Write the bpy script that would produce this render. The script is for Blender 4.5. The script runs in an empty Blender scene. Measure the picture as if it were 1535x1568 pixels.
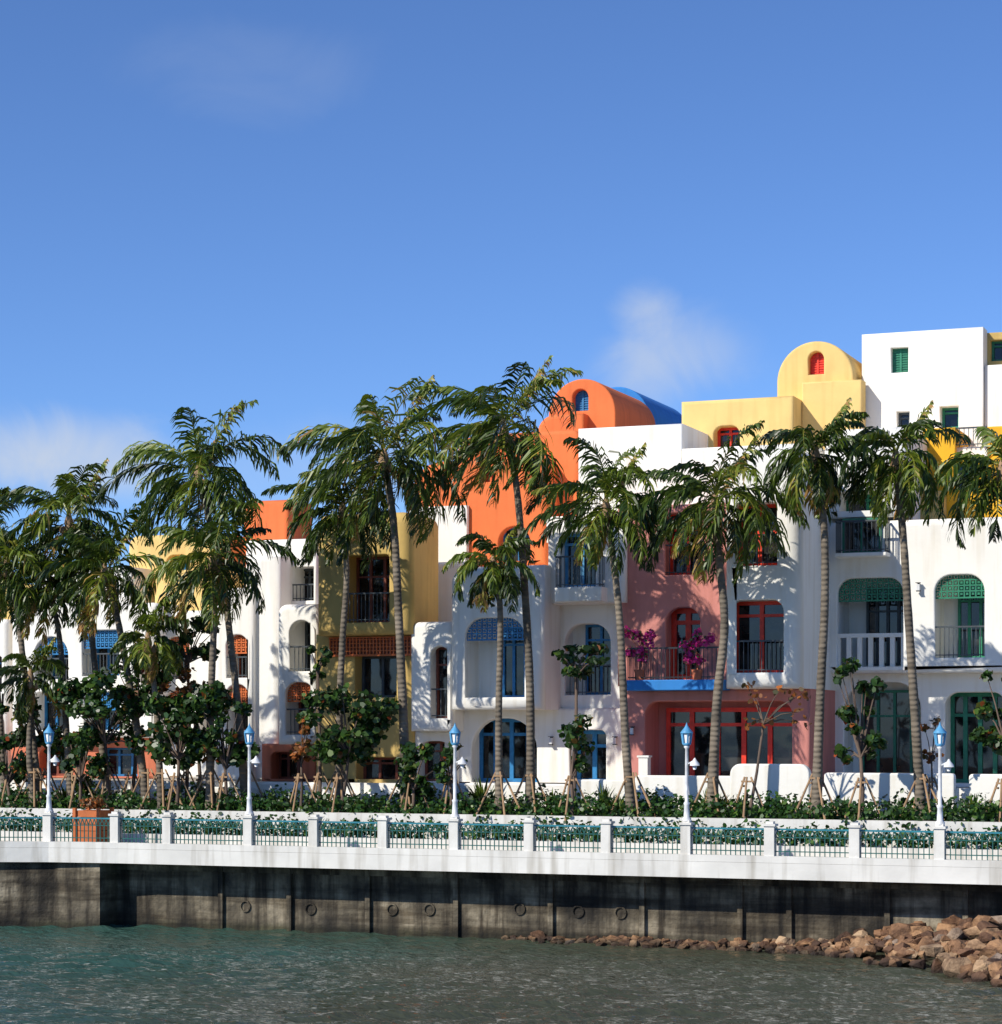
import bpy, math, random
import numpy as np
from mathutils import Vector
from mathutils.geometry import tessellate_polygon
random.seed(7); rng=np.random.default_rng(7)
D2R=math.radians
# ---------------------------------------------------------------- site survey
# World frame: X runs along the sea wall, Y inland, Z up (water = 0). Metres.
TH=D2R(21.5); C=math.cos(TH); S=math.sin(TH); F=3480.0; CAMZ=5.6; CX=767.5; HY=1120.0
def SX(px,Y):
    t=(px-CX)/F; return Y*(t*C-S)/(C+t*S)
def SZ(px,py,Y):
    X=SX(px,Y); return CAMZ+(HY-py)/F*(-X*S+Y*C)
# ---------------------------------------------------------------- materials
MATS={}
def newmat(name):
    m=bpy.data.materials.new(name); m.use_nodes=True
    nt=m.node_tree; b=nt.nodes['Principled BSDF']; return m,nt,b
def stucco(name,col,rough=0.85,var=0.10,bump=0.15,stain=0.25,dark=None,vs=(3.0,3.0,0.25)):
    m,nt,b=newmat(name); N=nt.nodes; L=nt.links
    tc=N.new('ShaderNodeTexCoord')
    n1=N.new('ShaderNodeTexNoise'); n1.inputs['Scale'].default_value=0.9; n1.inputs['Detail'].default_value=4
    L.new(tc.outputs['Object'],n1.inputs['Vector'])
    mp=N.new('ShaderNodeMapping'); mp.inputs['Scale'].default_value=vs; L.new(tc.outputs['Object'],mp.inputs['Vector'])
    n2=N.new('ShaderNodeTexNoise'); n2.inputs['Scale'].default_value=1.2; n2.inputs['Detail'].default_value=3; L.new(mp.outputs[0],n2.inputs['Vector'])
    r=N.new('ShaderNodeValToRGB'); r.color_ramp.elements[0].position=0.3; r.color_ramp.elements[1].position=0.75
    d=dark or tuple(c*(1-var*1.6) for c in col)
    r.color_ramp.elements[0].color=(*d,1); r.color_ramp.elements[1].color=(*col,1)
    L.new(n1.outputs['Fac'],r.inputs['Fac'])
    r2=N.new('ShaderNodeValToRGB'); r2.color_ramp.elements[0].position=0.28; r2.color_ramp.elements[1].position=0.5
    g=1-stain; r2.color_ramp.elements[0].color=(g,g*0.97,g*0.92,1); r2.color_ramp.elements[1].color=(1,1,1,1)
    L.new(n2.outputs['Fac'],r2.inputs['Fac'])
    mx=N.new('ShaderNodeMix'); mx.data_type='RGBA'; mx.blend_type='MULTIPLY'; mx.inputs[0].default_value=1
    L.new(r.outputs[0],mx.inputs[6]); L.new(r2.outputs[0],mx.inputs[7]); L.new(mx.outputs[2],b.inputs['Base Color'])
    n3=N.new('ShaderNodeTexNoise'); n3.inputs['Scale'].default_value=5; n3.inputs['Detail'].default_value=2; L.new(tc.outputs['Object'],n3.inputs['Vector'])
    bp=N.new('ShaderNodeBump'); bp.inputs['Strength'].default_value=bump; bp.inputs['Distance'].default_value=0.05
    L.new(n3.outputs['Fac'],bp.inputs['Height']); L.new(bp.outputs[0],b.inputs['Normal'])
    b.inputs['Roughness'].default_value=rough
    MATS[name]=m; return m
def plain(name,col,rough=0.5,metal=0.0):
    m,nt,b=newmat(name); N=nt.nodes; L=nt.links
    n=N.new('ShaderNodeTexNoise'); n.inputs['Scale'].default_value=6; n.inputs['Detail'].default_value=1
    tc=N.new('ShaderNodeTexCoord'); L.new(tc.outputs['Object'],n.inputs['Vector'])
    r=N.new('ShaderNodeValToRGB'); r.color_ramp.elements[0].position=.3; r.color_ramp.elements[1].position=.7
    r.color_ramp.elements[0].color=(*[c*.75 for c in col],1); r.color_ramp.elements[1].color=(*col,1)
    L.new(n.outputs['Fac'],r.inputs['Fac']); L.new(r.outputs[0],b.inputs['Base Color'])
    b.inputs['Roughness'].default_value=rough; b.inputs['Metallic'].default_value=metal
    MATS[name]=m; return m
WHITE=stucco('white_stucco',(0.89,0.87,0.81),stain=.10,var=.04)
WHITE2=stucco('weathered_white_paint',(0.80,0.78,0.72),var=.14,stain=.32)
ORANGE=stucco('orange_stucco',(0.86,0.20,0.055),stain=.12)
YELLOW=stucco('cream_yellow_stucco',(0.86,0.60,0.22),stain=.1)
BYELL=stucco('bright_yellow_stucco',(0.86,0.46,0.02),stain=.1)
OCHRE=stucco('ochre_stucco',(0.66,0.46,0.15),stain=.15)
MAUVE=stucco('mauve_stucco',(0.64,0.25,0.21),stain=.15)
TERRA=stucco('terracotta_stucco',(0.62,0.18,0.09),stain=.2)
BLUEW=stucco('blue_stucco',(0.03,0.24,0.66),stain=.1)
BLUE=plain('blue_paint',(0.02,0.20,0.46)); LBLUE=plain('light_blue_paint',(0.10,0.36,0.62))
RED=plain('red_paint',(0.85,0.045,0.012)); GREEN=plain('green_paint',(0.02,0.22,0.12))
BROWN=plain('brown_frame',(0.24,0.06,0.03)); TCL=plain('terracotta_lattice',(0.70,0.16,0.03))
GREY=plain('grey_frame',(0.06,0.075,0.085)); BLACK=plain('black_iron',(0.02,0.02,0.022),.4)
WMET=plain('white_metal',(0.80,0.81,0.81),.4); TEAL=plain('teal_iron',(0.012,0.11,0.095),.4); TEAL2=plain('teal_blue_rail',(0.03,0.22,0.28),.4)
WOOD=plain('stake_wood',(0.38,0.24,0.13),.8); PLANT=plain('planter_wood',(0.55,0.15,0.04),.7)
STONE=stucco('paving_stone',(0.45,0.40,0.33)); SOIL=stucco('soil',(0.09,0.06,0.035),bump=.8)
m,nt,b=newmat('window_glass'); b.inputs['Roughness'].default_value=0.04; b.inputs['IOR'].default_value=1.5
N=nt.nodes;L=nt.links; tc=N.new('ShaderNodeTexCoord'); n=N.new('ShaderNodeTexNoise'); n.inputs['Scale'].default_value=1.6; n.inputs['Detail'].default_value=2
L.new(tc.outputs['Object'],n.inputs['Vector']); r=N.new('ShaderNodeValToRGB'); e=r.color_ramp.elements
e[0].position=.45; e[0].color=(.005,.006,.008,1); e[1].position=.7; e[1].color=(.05,.05,.045,1)
L.new(n.outputs['Fac'],r.inputs['Fac']); L.new(r.outputs[0],b.inputs['Base Color'])
n2=N.new('ShaderNodeTexNoise'); n2.inputs['Scale'].default_value=.8; L.new(tc.outputs['Object'],n2.inputs['Vector'])
bp=N.new('ShaderNodeBump'); bp.inputs['Strength'].default_value=.08; bp.inputs['Distance'].default_value=.1; L.new(n2.outputs['Fac'],bp.inputs['Height']); L.new(bp.outputs[0],b.inputs['Normal'])
GLASS=m
def foliage(name,ramp,trans=.28,rough=.42):
    m,nt,b=newmat(name);N=nt.nodes;L=nt.links
    a=N.new('ShaderNodeAttribute'); a.attribute_name='v'
    r=N.new('ShaderNodeValToRGB'); cr=r.color_ramp
    while len(cr.elements)<len(ramp): cr.elements.new(.5)
    for el,(p,c) in zip(cr.elements,ramp): el.position=p; el.color=(*c,1)
    L.new(a.outputs['Fac'],r.inputs['Fac']); L.new(r.outputs[0],b.inputs['Base Color']); b.inputs['Roughness'].default_value=rough
    t=N.new('ShaderNodeBsdfTranslucent'); L.new(r.outputs[0],t.inputs['Color'])
    mx=N.new('ShaderNodeMixShader'); mx.inputs[0].default_value=trans
    L.new(b.outputs[0],mx.inputs[1]); L.new(t.outputs[0],mx.inputs[2]); L.new(mx.outputs[0],N['Material Output'].inputs['Surface'])
    return m
PALM=foliage('palm_leaf',[(0,(.014,.028,.004)),(.4,(.050,.092,.009)),(.75,(.16,.22,.018)),(.92,(.34,.31,.05)),(1,(.45,.25,.08))])
LEAF=foliage('sea_grape_leaf',[(0,(.010,.028,.008)),(.6,(.03,.08,.012)),(.84,(.09,.16,.02)),(.90,(.24,.09,.02)),(1,(.42,.07,.02))])
HEDGE=foliage('hedge_leaf',[(0,(.008,.030,.006)),(.6,(.028,.09,.014)),(1,(.12,.21,.03))])
PINK=foliage('bougainvillea_flower',[(0,(.05,.12,.03)),(.25,(.06,.14,.03)),(.3,(.55,.02,.22)),(1,(.75,.05,.32))])
RUST=foliage('rusty_leaf',[(0,(.05,.06,.015)),(.4,(.16,.07,.02)),(1,(.55,.17,.04))])
BARKP=stucco('palm_bark',(0.27,0.22,0.16),var=.4,bump=.4,vs=(2,2,6),stain=.5)
nt=BARKP.node_tree;N=nt.nodes;L=nt.links
w=N.new('ShaderNodeTexWave'); w.bands_direction='Z'; w.inputs['Scale'].default_value=2.2; w.inputs['Distortion'].default_value=2.5
tc=N.new('ShaderNodeTexCoord'); L.new(tc.outputs['Object'],w.inputs['Vector'])
bp=N.new('ShaderNodeBump'); bp.inputs['Strength'].default_value=.5; bp.inputs['Distance'].default_value=.04; L.new(w.outputs['Fac'],bp.inputs['Height']); L.new(bp.outputs[0],N['Principled BSDF'].inputs['Normal'])
BARK=stucco('tree_bark',(0.16,0.11,0.08),var=.3,bump=.4)
def ramp_(N,L,src,stops):
    r=N.new('ShaderNodeValToRGB'); cr=r.color_ramp
    while len(cr.elements)<len(stops): cr.elements.new(.5)
    for el,(p,c) in zip(cr.elements,stops): el.position=p; el.color=(*c,1)
    L.new(src,r.inputs['Fac']); return r.outputs[0]
def mul_(N,L,a,b_):
    mx=N.new('ShaderNodeMix'); mx.data_type='RGBA'; mx.blend_type='MULTIPLY'; mx.inputs[0].default_value=1; L.new(a,mx.inputs[6]); L.new(b_,mx.inputs[7]); return mx.outputs[2]
def nz_(N,L,tc,sc,det,scale=None,rough=.6):
    n=N.new('ShaderNodeTexNoise'); n.inputs['Scale'].default_value=sc; n.inputs['Detail'].default_value=det; n.inputs['Roughness'].default_value=rough
    if scale:
        mp=N.new('ShaderNodeMapping'); mp.inputs['Scale'].default_value=scale; L.new(tc.outputs['Object'],mp.inputs['Vector']); L.new(mp.outputs[0],n.inputs['Vector'])
    else: L.new(tc.outputs['Object'],n.inputs['Vector'])
    return n.outputs['Fac']
# sea-wall concrete: dark with tan patches, run-off streaks, tide band
m,nt,b=newmat('stained_concrete'); CONC=m; N=nt.nodes;L=nt.links; tc=N.new('ShaderNodeTexCoord')
base=ramp_(N,L,nz_(N,L,tc,.7,6),[(.36,(.045,.038,.028)),(.50,(.15,.125,.085)),(.66,(.40,.34,.24))])
st=ramp_(N,L,nz_(N,L,tc,1,5,(2.6,2.6,.22)),[(.38,(.20,.18,.16)),(.56,(1,1,1))])
hb=ramp_(N,L,nz_(N,L,tc,1,4,(.18,.18,2.3)),[(.40,(.35,.32,.28)),(.56,(1,1,1))])
sep=N.new('ShaderNodeSeparateXYZ'); L.new(tc.outputs['Object'],sep.inputs[0])
tide=ramp_(N,L,sep.outputs['Z'],[(.10,(.28,.30,.22)),(.30,(1,1,1))])
L.new(mul_(N,L,mul_(N,L,mul_(N,L,base,st),hb),tide),b.inputs['Base Color']); b.inputs['Roughness'].default_value=.9
bp=N.new('ShaderNodeBump'); bp.inputs['Strength'].default_value=.8; bp.inputs['Distance'].default_value=.07; L.new(nz_(N,L,tc,5,4),bp.inputs['Height']); L.new(bp.outputs[0],b.inputs['Normal'])
# rock: every stone its own tone
m,nt,b=newmat('brown_rock'); ROCK=m; N=nt.nodes;L=nt.links; tc=N.new('ShaderNodeTexCoord'); ge=N.new('ShaderNodeNewGeometry')
c1=ramp_(N,L,ge.outputs['Random Per Island'],[(0,(.08,.04,.022)),(.35,(.20,.10,.05)),(.7,(.38,.21,.10)),(.9,(.46,.31,.18)),(1,(.26,.20,.16))])
c2=ramp_(N,L,nz_(N,L,tc,2.2,5),[(.36,(.32,.28,.26)),(.58,(1,1,1))])
zz_=N.new('ShaderNodeSeparateXYZ'); L.new(tc.outputs['Object'],zz_.inputs[0]); wet=ramp_(N,L,zz_.outputs['Z'],[(.06,(.22,.22,.20)),(.22,(1,1,1))])
L.new(mul_(N,L,mul_(N,L,c1,c2),wet),b.inputs['Base Color']); b.inputs['Roughness'].default_value=.8
bp=N.new('ShaderNodeBump'); bp.inputs['Strength'].default_value=1; bp.inputs['Distance'].default_value=.08; L.new(nz_(N,L,tc,6,4),bp.inputs['Height']); L.new(bp.outputs[0],b.inputs['Normal'])

# ---------------------------------------------------------------- mesh helpers
class MB:
    def __init__(s): s.v=[];s.f=[];s.sm=[]
    def quad(s,a,b,c,d,sm=False):
        n=len(s.v); s.v+= [a,b,c,d]; s.f.append((n,n+1,n+2,n+3)); s.sm.append(sm)
    def box(s,x0,x1,y0,y1,z0,z1):
        n=len(s.v)
        s.v+=[(x0,y0,z0),(x1,y0,z0),(x1,y1,z0),(x0,y1,z0),(x0,y0,z1),(x1,y0,z1),(x1,y1,z1),(x0,y1,z1)]
        for q in [(0,3,2,1),(4,5,6,7),(0,1,5,4),(1,2,6,5),(2,3,7,6),(3,0,4,7)]:
            s.f.append(tuple(n+i for i in q)); s.sm.append(False)
    def beam(s,p,q,w,h=None):
        h=h or w; p=Vector(p);q=Vector(q); d=(q-p).normalized(); u=d.cross(Vector((0,0,1)))
        if u.length<1e-3: u=Vector((1,0,0))
        u.normalize(); v=u.cross(d).normalized(); n=len(s.v)
        for c in (p,q):
            for a,b in ((-1,-1),(1,-1),(1,1),(-1,1)): s.v.append(tuple(c+u*(a*w/2)+v*(b*h/2)))
        for f in [(0,1,2,3),(7,6,5,4),(0,4,5,1),(1,5,6,2),(2,6,7,3),(3,7,4,0)]:
            s.f.append(tuple(n+i for i in f)); s.sm.append(False)
    def tube(s,pts,rad,seg=10,cap=True):
        n0=len(s.v); k=len(pts)
        for i,p in enumerate(pts):
            p=Vector(p); a=Vector(pts[max(i-1,0)]); b=Vector(pts[min(i+1,k-1)]); d=(b-a)
            if d.length<1e-6: d=Vector((0,0,1))
            d.normalize(); u=d.cross(Vector((0,1,0.01))).normalized(); v=d.cross(u)
            for j in range(seg):
                t=2*math.pi*j/seg; s.v.append(tuple(p+u*(math.cos(t)*rad[i])+v*(math.sin(t)*rad[i])))
        for i in range(k-1):
            for j in range(seg):
                a=n0+i*seg+j; b=n0+i*seg+(j+1)%seg; s.f.append((a,b,b+seg,a+seg)); s.sm.append(True)
        if cap:
            s.f.append(tuple(n0+j for j in range(seg))); s.sm.append(False)
            s.f.append(tuple(n0+(k-1)*seg+j for j in range(seg))); s.sm.append(False)
    def obj(s,name,mat,parent=None):
        me=bpy.data.meshes.new(name); me.from_pydata(s.v,[],s.f); me.polygons.foreach_set('use_smooth',s.sm); me.update()
        me.materials.append(mat); o=bpy.data.objects.new(name,me); bpy.context.collection.objects.link(o)
        if parent: o.parent=parent; o.matrix_parent_inverse=parent.matrix_world.inverted()
        return o
def empty(name,loc=(0,0,0)):
    e=bpy.data.objects.new(name,None); e.location=loc; e.empty_display_size=.3; bpy.context.collection.objects.link(e)
    bpy.context.view_layer.update(); return e
def fast(name,V,nv,vals,mat,parent=None):
    V=np.asarray(V,dtype=np.float32).reshape(-1,3); n=len(V)//nv
    me=bpy.data.meshes.new(name); me.vertices.add(len(V)); me.vertices.foreach_set('co',V.ravel())
    me.loops.add(n*nv); me.loops.foreach_set('vertex_index',np.arange(n*nv,dtype=np.int32))
    me.polygons.add(n); me.polygons.foreach_set('loop_start',np.arange(0,n*nv,nv,dtype=np.int32))
    try: me.polygons.foreach_set('loop_total',np.full(n,nv,dtype=np.int32))
    except Exception: pass
    me.update(calc_edges=True)
    at=me.attributes.new('v','FLOAT','POINT'); at.data.foreach_set('value',np.repeat(np.asarray(vals,dtype=np.float32),nv))
    me.materials.append(mat); o=bpy.data.objects.new(name,me); bpy.context.collection.objects.link(o)
    if parent: o.parent=parent; o.matrix_parent_inverse=parent.matrix_world.inverted()
    return o

def rrect(x0,x1,z0,z1,tl=0,tr=0,br=0,bl=0,n=7):
    P=[]
    def arc(cx,cz,r,a0):
        for i in range(n+1):
            a=a0+math.pi/2*i/n; P.append((cx+r*math.cos(a),cz+r*math.sin(a)))
    if bl>0: arc(x0+bl,z0+bl,bl,math.pi)
    else: P.append((x0,z0))
    if br>0: arc(x1-br,z0+br,br,1.5*math.pi)
    else: P.append((x1,z0))
    if tr>0: arc(x1-tr,z1-tr,tr,0)
    else: P.append((x1,z1))
    if tl>0: arc(x0+tl,z1-tl,tl,math.pi/2)
    else: P.append((x0,z1))
    Q=[]
    for p in P:
        if not Q or math.hypot(p[0]-Q[-1][0],p[1]-Q[-1][1])>1e-3: Q.append(p)
    if math.hypot(Q[0][0]-Q[-1][0],Q[0][1]-Q[-1][1])<1e-3: Q.pop()
    return Q
def offset(P,b):
    n=len(P);R=[]
    for i in range(n):
        a=P[i-1];p=P[i];c=P[(i+1)%n]
        d1=Vector((p[0]-a[0],p[1]-a[1])).normalized(); d2=Vector((c[0]-p[0],c[1]-p[1])).normalized()
        n1=Vector((-d1.y,d1.x)); n2=Vector((-d2.y,d2.x)); m=(n1+n2)
        if m.length<1e-4: m=n1.copy()
        m.normalize(); k=b/max(m.dot(n1),.35); R.append((p[0]+m.x*k,p[1]+m.y*k))
    return R
def volume(mb,Y,D,outer,holes,bo,bh,T):
    loops=[(outer,bo,D)]+[(h[::-1],bh,T) for h in holes]; caps=[]
    for P,b,dep in loops:
        st=5; rings=[]
        for k in range(st+1):
            a=k/st*math.pi/2; Q=offset(P,b*(1-math.sin(a))); y=Y+b*(1-math.cos(a))
            rings.append([(q[0],y,q[1]) for q in Q])
        rings.append([(q[0],Y+dep,q[1]) for q in P]); caps.append([Vector((q[0],q[2],0)) for q in rings[0]])
        n=len(P); base=len(mb.v)
        for r in rings: mb.v+=r
        for k in range(len(rings)-1):
            for i in range(n):
                j=(i+1)%n; a=base+k*n; c=base+(k+1)*n
                mb.f.append((a+i,c+i,c+j,a+j)); mb.sm.append(k<st)
    flat=[p for c in caps for p in c]; base=len(mb.v); mb.v+=[(p.x,Y,p.y) for p in flat]
    for t in tessellate_polygon(caps):
        a,b_,c=[flat[i] for i in t]
        if (b_-a).cross(c-a).z<0: t=(t[0],t[2],t[1])
        mb.f.append(tuple(base+i for i in t)); mb.sm.append(False)
    o3=[Vector((q[0],q[1],0)) for q in outer]; base=len(mb.v); mb.v+=[(p.x,Y+D,p.y) for p in o3]
    for t in tessellate_polygon([o3]): mb.f.append(tuple(base+i for i in t)); mb.sm.append(False)

class Building:
    def __init__(s,name,px,Y):
        s.e=empty(name,(SX(px,Y),Y,4.0)); s.p={}
    def part(s,name,mat):
        k=(name,mat.name)
        if k not in s.p: s.p[k]=(MB(),mat)
        return s.p[k][0]
    def finish(s):
        for (nm,_),(mb,mat) in s.p.items():
            mb.obj(nm,mat,s.e)
    def sconce(s,px,py,Y):
        x=SX(px,Y); z=SZ(px,py,Y); m=s.part('wall_lamps',BLACK); m.box(x-.03,x+.03,Y-.12,Y+.0,z+.1,z+.13); m.box(x-.06,x+.06,Y-.19,Y-.07,z-.12,z-.09); m.box(x-.07,x+.07,Y-.2,Y-.06,z+.131,z+.15)
        s.part('wall_lamp_glass',WMET).box(x-.045,x+.045,Y-.175,Y-.085,z-.09,z+.1)
    def vol(s,mat,Y,x0,x1,y0,y1,r=(0,0,0,0),D=5,holes=(),bo=.12,bh=.05,T=.3,bottom=None,arch=False,name='walls'):
        xm=(x0+x1)/2; X0=SX(x0,Y);X1=SX(x1,Y); Z1=SZ(xm,y0,Y); Z0=SZ(xm,y1,Y) if bottom is None else bottom
        if arch: h=(X1-X0)/2; r=(h,h,0,0)
        outer=rrect(X0,X1,Z0,Z1,*r,n=12 if arch else 7); hs=[]
        for h in holes:
            hx0=SX(h['x'][0],Y);hx1=SX(h['x'][1],Y);hm=(h['x'][0]+h['x'][1])/2
            hz1=SZ(hm,h['y'][0],Y); hz0=SZ(hm,h['y'][1],Y)
            hz0=max(hz0,Z0+.07); hx0=max(hx0,X0+.1); hx1=min(hx1,X1-.1); hz1=min(hz1,Z1-.1)
            R=h.get('r',.15); 
            if h.get('arch'): R=(hx1-hx0)/2*.98
            R=min(R,(hx1-hx0)/2*.98,(hz1-hz0)*.9); rb=h.get('rb',0)
            hs.append(rrect(hx0,hx1,hz0,hz1,R,R,rb,rb)); s.opening(mat,Y,T,hx0,hx1,hz0,hz1,h)
        volume(s.part(name,mat),Y,D,outer,hs,bo,bh,T)
    def opening(s,mat,Y,T,x0,x1,z0,z1,h):
        d=h.get('d',.5); fm=h.get('fm',GREY); yf=Y+T; yb=yf+d; w=s.part('recess_walls',h.get('im',mat))
        g=h.get('g',(0,1,0,1)); gx0=x0+(x1-x0)*g[0]; gx1=x0+(x1-x0)*g[1]; gz0=z0+(z1-z0)*g[2]; gz1=z0+(z1-z0)*g[3]
        w.quad((x0,yf,z0),(x0,yb,z0),(x0,yb,z1),(x0,yf,z1)); w.quad((x1,yf,z0),(x1,yf,z1),(x1,yb,z1),(x1,yb,z0))
        w.quad((x0,yf,z1),(x0,yb,z1),(x1,yb,z1),(x1,yf,z1)); w.quad((x0,yf,z0),(x1,yf,z0),(x1,yb,z0),(x0,yb,z0))
        w.quad((x0,yb,z0),(x1,yb,z0),(x1,yb,z1),(x0,yb,z1))
        if h.get('shut'):
            f=s.part('shutters',fm); f.box(x0,x1,yb-.1,yb-.06,z0,z1); z=z0+.05
            while z<z1-.03: f.box(x0+.06,x1-.06,yb-.13,yb-.1,z,z+.035); z+=.08
            f.box((x0+x1)/2-.03,(x0+x1)/2+.03,yb-.15,yb-.13,z0,z1); return
        s.part('window_glass',GLASS).quad((gx0,yb-.04,gz0),(gx1,yb-.04,gz0),(gx1,yb-.04,gz1),(gx0,yb-.04,gz1))
        f=s.part('window_frames',fm); t=h.get('fw',.08); c=h.get('cols',2); rw=h.get('rows',[.75])
        f.box(gx0,gx0+t,yb-.12,yb-.03,gz0,gz1); f.box(gx1-t,gx1,yb-.12,yb-.03,gz0,gz1)
        f.box(gx0+t,gx1-t,yb-.12,yb-.03,gz1-t,gz1); f.box(gx0+t,gx1-t,yb-.12,yb-.03,gz0,gz0+t)
        for i in range(1,c):
            x=gx0+(gx1-gx0)*i/c; f.box(x-t*.55,x+t*.55,yb-.115,yb-.035,gz0+t,gz1-t)
        for q in rw:
            z=gz0+(gz1-gz0)*q; f.box(gx0+t,gx1-t,yb-.11,yb-.03,z-t*.4,z+t*.4)
        if h.get('cur'):
            cu=s.part('curtains',WHITE2); a,b2=h['cur']; xa=gx0+(gx1-gx0)*a; xb=gx0+(gx1-gx0)*b2
            cu.box(xa,xb,yb-.037,yb-.033,gz0+t,gz1-t)
        if h.get('lat'):
            l=s.part('lattice',h['lat']); lh=h.get('lh',.65); za=z1-lh; y=Y+T*.6; sp=.17
            l.box(x0,x1,y-.02,y+.02,za-.05,za)
            x=x0
            while x<x1: l.box(x-.022,x+.022,y-.018,y+.018,za,z1); x+=sp
            z=za+sp
            while z<z1: l.box(x0,x1,y-.02,y+.022,z-.022,z+.022); z+=sp
            x=x0+sp/2
            while x<x1:
                z=za+sp/2
                while z<z1: l.box(x-.035,x+.035,y-.015,y+.015,z-.035,z+.035); z+=sp
                x+=sp
        if h.get('rail'):
            rl=s.part('balcony_railing',h['rail']); y=Y+h.get('ry',.12); hh=min(.95,(z1-z0)*.5)
            rl.box(x0,x1,y-.025,y+.025,z0+hh-.05,z0+hh); rl.box(x0,x1,y-.015,y+.015,z0+.07,z0+.10)
            n=max(3,int((x1-x0)/.13)); 
            for i in range(1,n): x=x0+(x1-x0)*i/n; rl.box(x-.011,x+.011,y-.011,y+.011,z0,z0+hh-.05)
        if h.get('bal'):
            rl=s.part('balustrade',WHITE); y=Y+.14; rl.box(x0,x1,y-.1,y+.1,z0+.95,z0+1.07)
            n=int((x1-x0)/.33)
            for i in range(n+1): x=x0+(x1-x0)*i/n; rl.box(x-.07,x+.07,y-.07,y+.07,z0,z0+.95)
    def railrun(s,mat,pts,z0,h=.95):
        rl=s.part('balcony_railing',mat)
        for (xa,ya),(xb,yb) in zip(pts,pts[1:]):
            rl.beam((xa,ya,z0+h),(xb,yb,z0+h),.05,.05); rl.beam((xa,ya,z0+.08),(xb,yb,z0+.08),.03,.03)
            L=math.hypot(xb-xa,yb-ya); n=max(2,int(L/.13))
            for i in range(n+1):
                x=xa+(xb-xa)*i/n; y=ya+(yb-ya)*i/n; rl.box(x-.011,x+.011,y-.011,y+.011,z0,z0+h)
def H(x0,x1,y0,y1,**k): return dict(x=(x0,x1),y=(y0,y1),**k)
G=3.9
# ---- white building on the right
B=Building('white_seafront_building',1400,68)
B.vol(WHITE,68,1262,1660,793,1030,r=(0,0,0,0),D=6,bo=.2,holes=[
  H(1283,1383,885,1024,r=.45,d=1.3,fm=GREY,cols=4,rows=[.7],lat=GREEN,bal=1,g=(.28,.95,.05,.92),cur=(.05,.2)),
  H(1432,1508,880,1007,r=.5,d=1.2,fm=GREEN,cols=3,lat=GREEN,rail=GREY,g=(.3,1,.0,.95)),
  H(1550,1620,880,1007,r=.5,d=1.2,fm=GREEN,cols=3,lat=GREEN,rail=GREY)])
B.vol(WHITE,68.003,1262,1386,655,792,D=5.9,bo=.2,holes=[H(1285,1352,752,791,r=.12,d=.8,fm=GREEN,cols=2)])
B.vol(WHITE,67.3,1279,1357,846,852,D=.7,bo=.03)
B.part('window_frames',GREEN).box(SX(1290,67.9),SX(1350,67.9),67.93,67.99,SZ(1320,846,67.9),SZ(1320,793,67.9))
B.part('window_glass',GLASS).box(SX(1294,67.9),SX(1318,67.9),67.91,67.93,SZ(1320,844,67.9),SZ(1320,796,67.9))
B.part('window_glass',GLASS).box(SX(1322,67.9),SX(1346,67.9),67.91,67.93,SZ(1320,844,67.9),SZ(1320,796,67.9))
B.railrun(GREY,[(SX(1281,67.4),67.98),(SX(1281,67.4),67.4),(SX(1356,67.4),67.4),(SX(1356,67.4),67.98)],SZ(1318,846,67.4))
B.vol(WHITE,68.9,1262,1660,1029,1190,D=5,bottom=G,bo=.05,holes=[
  H(1293,1410,1045,1200,r=.8,d=1.0,fm=GREEN,cols=4,rows=[.72],g=(.12,1,0,.93)),
  H(1448,1540,1060,1200,r=.4,d=.7,fm=GREEN,cols=4,rows=[.75],fw=.12)])
B.sconce(1428,1110,68.9); B.sconce(1408,900,68)
B.vol(WHITE,74,1320,1506,506,800,D=.8,bo=.04,holes=[H(1365,1391,532,570,r=0,d=.05,fm=GREEN,shut=1),H(1440,1468,622,655,r=0,d=.2,fm=GREEN,cols=1),H(1374,1393,630,665,r=0,d=.1,fm=GREY,cols=1)])
B.vol(OCHRE,74.8,1325,1620,512,800,D=4,bo=.04,holes=[H(1517,1545,520,552,r=0,d=.1,fm=GREEN,cols=1)])
B.vol(WHITE,74.2,1508,1620,556,655,D=.55,bo=.04)
B.vol(BYELL,71.5,1413,1463,655,800,D=3,bo=.05); B.vol(BYELL,72,1512,1640,650,800,D=2,bo=.05)
B.vol(WHITE,71.8,1463,1512,684,760,D=2,bo=.05)
B.vol(BYELL,71,1436,1640,700,800,D=1,bo=.05,holes=[H(1460,1495,708,750,r=0,d=.3,fm=GREEN,cols=2)])
B.vol(OCHRE,70.4,1392,1445,752,800,D=.55,bo=.05)
B.railrun(GREY,[(SX(1463,71.7),71.7),(SX(1512,71.7),71.7)],SZ(1490,684,71.7),.6)
B.finish()
# ---- pink and white townhouse with yellow vaulted roof
B=Building('pink_and_white_townhouse',1100,66)
B.vol(WHITE,64.3,1108,1226,683,1054,D=5,bo=.4,r=(.45,.45,0,0),holes=[
  H(1124,1190,770,866,r=.15,d=.35,fm=RED,cols=2,rows=[.55],rail=GREY,fw=.1,ry=.0),
  H(1117,1200,919,1030,r=.35,d=.45,fm=RED,cols=2,rows=[.8],rail=GREY,fw=.11)])
B.vol(MAUVE,66.8,945,1130,772,1050,D=3,holes=[
  H(1018,1075,785,880,r=.1,d=.4,fm=RED,cols=2,rail=BLACK,fw=.1),H(1020,1072,930,1040,r=.45,d=.4,fm=RED,cols=2,rows=[.8],fw=.16,g=(0,1,0,1))])
B.vol(BLUEW,64.7,958,1105,1041,1057,D=2.1,bo=.03,name='balcony_slab')
zz=SZ(1030,1041,64.7)
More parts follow.
